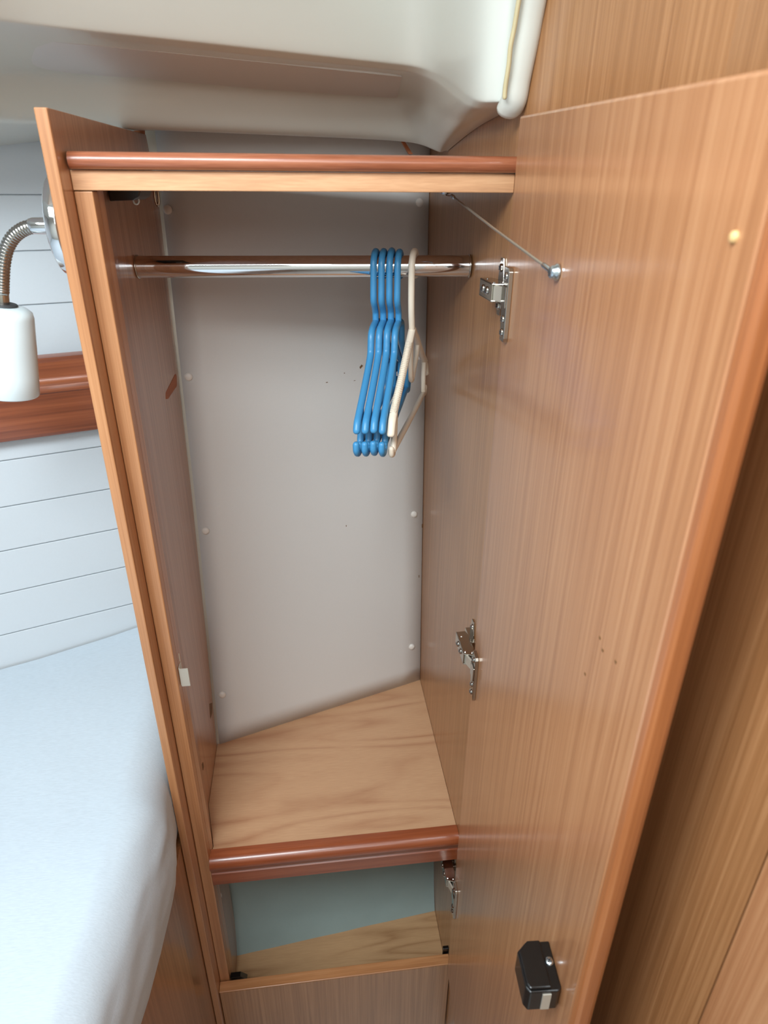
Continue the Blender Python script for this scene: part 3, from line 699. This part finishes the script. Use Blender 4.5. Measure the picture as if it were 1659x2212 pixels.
bm = bmesh.new(); add_lathe(bm, SC+SAX*.017, SAX, [(0, 0), (.018, 0), (.019, .0015), (.018, .003), (0, .003)], 32); from_bm('washer', bm, 'grey', lamp, True)
bm = bmesh.new()
add_lathe(bm, SC+SAX*.0195, SAX, [(0, 0), (.022, .0005), (.031, .003), (.0372, .008), (.0390, .015), (.0400, .060), (.0405, .100), (.0406, .1300), (.0396, .1312), (.0385, .1295), (.038, .060), (.034, .012), (0, .007)], 56)
from_bm('lamp_shade', bm, 'shade', lamp, True)

# ------------------------------------------------------------------ rail on the hull lining
RO = .045
zt0 = atP(130, 764, LP+LN*RO, LN).z; zb0 = atP(110, 947, LP+LN*RO, LN).z
def rail_z(py): return atP(100, py, LP+LN*RO, LN).z
pr2 = [(-.030, zb0+.004), (-.030, zt0)]
H = zt0-zb0
zz = [rail_z(v) for v in (768, 782, 800, 814, 822, 832, 842, 850)]
pr2 = [(0.0, zt0), (.010, zt0), (.022, zt0-.003), (.028, zt0-.011), (.027, zt0-.022), (.024, zz[2]-.006), (.0235, zz[3]), (.027, zz[4]+.002), (.0275, zz[4]-.003), (.0245, zz[5]), (.0275, zz[6]+.001), (.0275, zz[6]-.004), (.024, zz[7]), (.0235, zb0+.010), (.021, zb0+.003), (.015, zb0), (0.0, zb0)]
out = Vector((LN.x, LN.y, 0)).normalized()
def rp(s): p = LP+LEAN*(0.235)+HD*s; return Vector((p.x, p.y, 0))+out*.024
rail = sweep('shelf_rail', [(a, z) for a, z in pr2], (rp(-1.5), rp(sR-.022), out), 'redv', None, None, True)
tag(rail, 'reddish mahogany moulded rail along the white lining above the berth', 'rail')

# ------------------------------------------------------------------ berth: mattress and side board
def mattress():
    bm = bmesh.new()
    # cross-section at each station along y (from the lining towards the cabin): (x offset from right edge, z)
    zt, zb = -.976, -1.215
    N_ = 70; NX = 60
    st = []
    for j in range(N_+1):
        y = .47 + (-1.75-.47)*j/N_
        # right edge: tucked beside the side panel, bulging slightly forward of it
        t = max(0, min(1, (YP-.005-y)/.10)); t = t*t*(3-2*t)
        xr = -.3045 + .014*t - .030*max(0, min(1, (-.22-y)/.35))
        xl = -1.9
        ring = []
        prof = []
        for k in range(NX+1):
            u = (k/NX)
            x = xl + (xr-.075-xl)*(1-(1-u)**1.6)
            prof.append((x, zt))
        for k in range(1, 15):
            a = math.pi/2*(1-k/14.0)
            prof.append((xr-.075+.075*math.cos(a), zt-.085+.085*math.sin(a)))
        for k in range(1, 10):
            prof.append((xr+.006*math.sin(math.pi*k/9)-.004*k/9, zt-.085+(zb+.02-zt+.085)*k/9))
        prof += [(xr-.010, zb+.006), (xr-.03, zb), (xl, zb)]
        for x, z in prof:
            n1 = noise.noise(Vector((x*5, y*5, 1.0)))*.004 + noise.noise(Vector((x*14, y*14, z*14)))*.0016
            wr_ = noise.noise(Vector((x*26+z*18, y*10, z*24)))*.0065 if (z < zt-.002 and y < -.16) else 0
            up = .02*max(0, min(1, (x+.75)/.35))*max(0, min(1, (y-.0)/.35)) if z > zt-.05 else 0
            yy = y
            ring.append(bm.verts.new(W((min(x+wr_*0.9, -.3030) if y > YP-.036 else x+wr_*0.9, yy, z+n1+up+wr_*.4))))
        st.append(ring)
    for a, b in zip(st, st[1:]):
        for k in range(len(a)-1): bm.faces.new((a[k], a[k+1], b[k+1], b[k])).smooth = True
    bm.faces.new(st[0]); bm.faces.new(st[-1])
    # trim what would pass through the hull lining
    q = lin_pt(0, -1.0, .006)
    bmesh.ops.bisect_plane(bm, geom=bm.verts[:]+bm.edges[:]+bm.faces[:], plane_co=W(q), plane_no=LN, clear_inner=True)
    return from_bm('mattress', bm, 'sheet', None, True, (-.9, -.6, -1.215))
mt = mattress(); tag(mt, 'pale mattress under a fitted sheet on the berth left of the locker', 'mattress')
bb = prism('berth_board', [(-.3032, .05, -2.22), (-.3032, -.16, -2.22), (-.342, -.55, -2.22), (-.342, -1.75, -2.22), (-.364, -1.75, -2.22), (-.364, -.55, -2.22), (-.326, -.16, -2.22), (-.326, .05, -2.22)], (0, 0, 2.22-1.2165), 'bulk', None, .001, (-.32, -.9, -2.22))
tag(bb, 'dark veneered berth side board below the mattress', 'board')
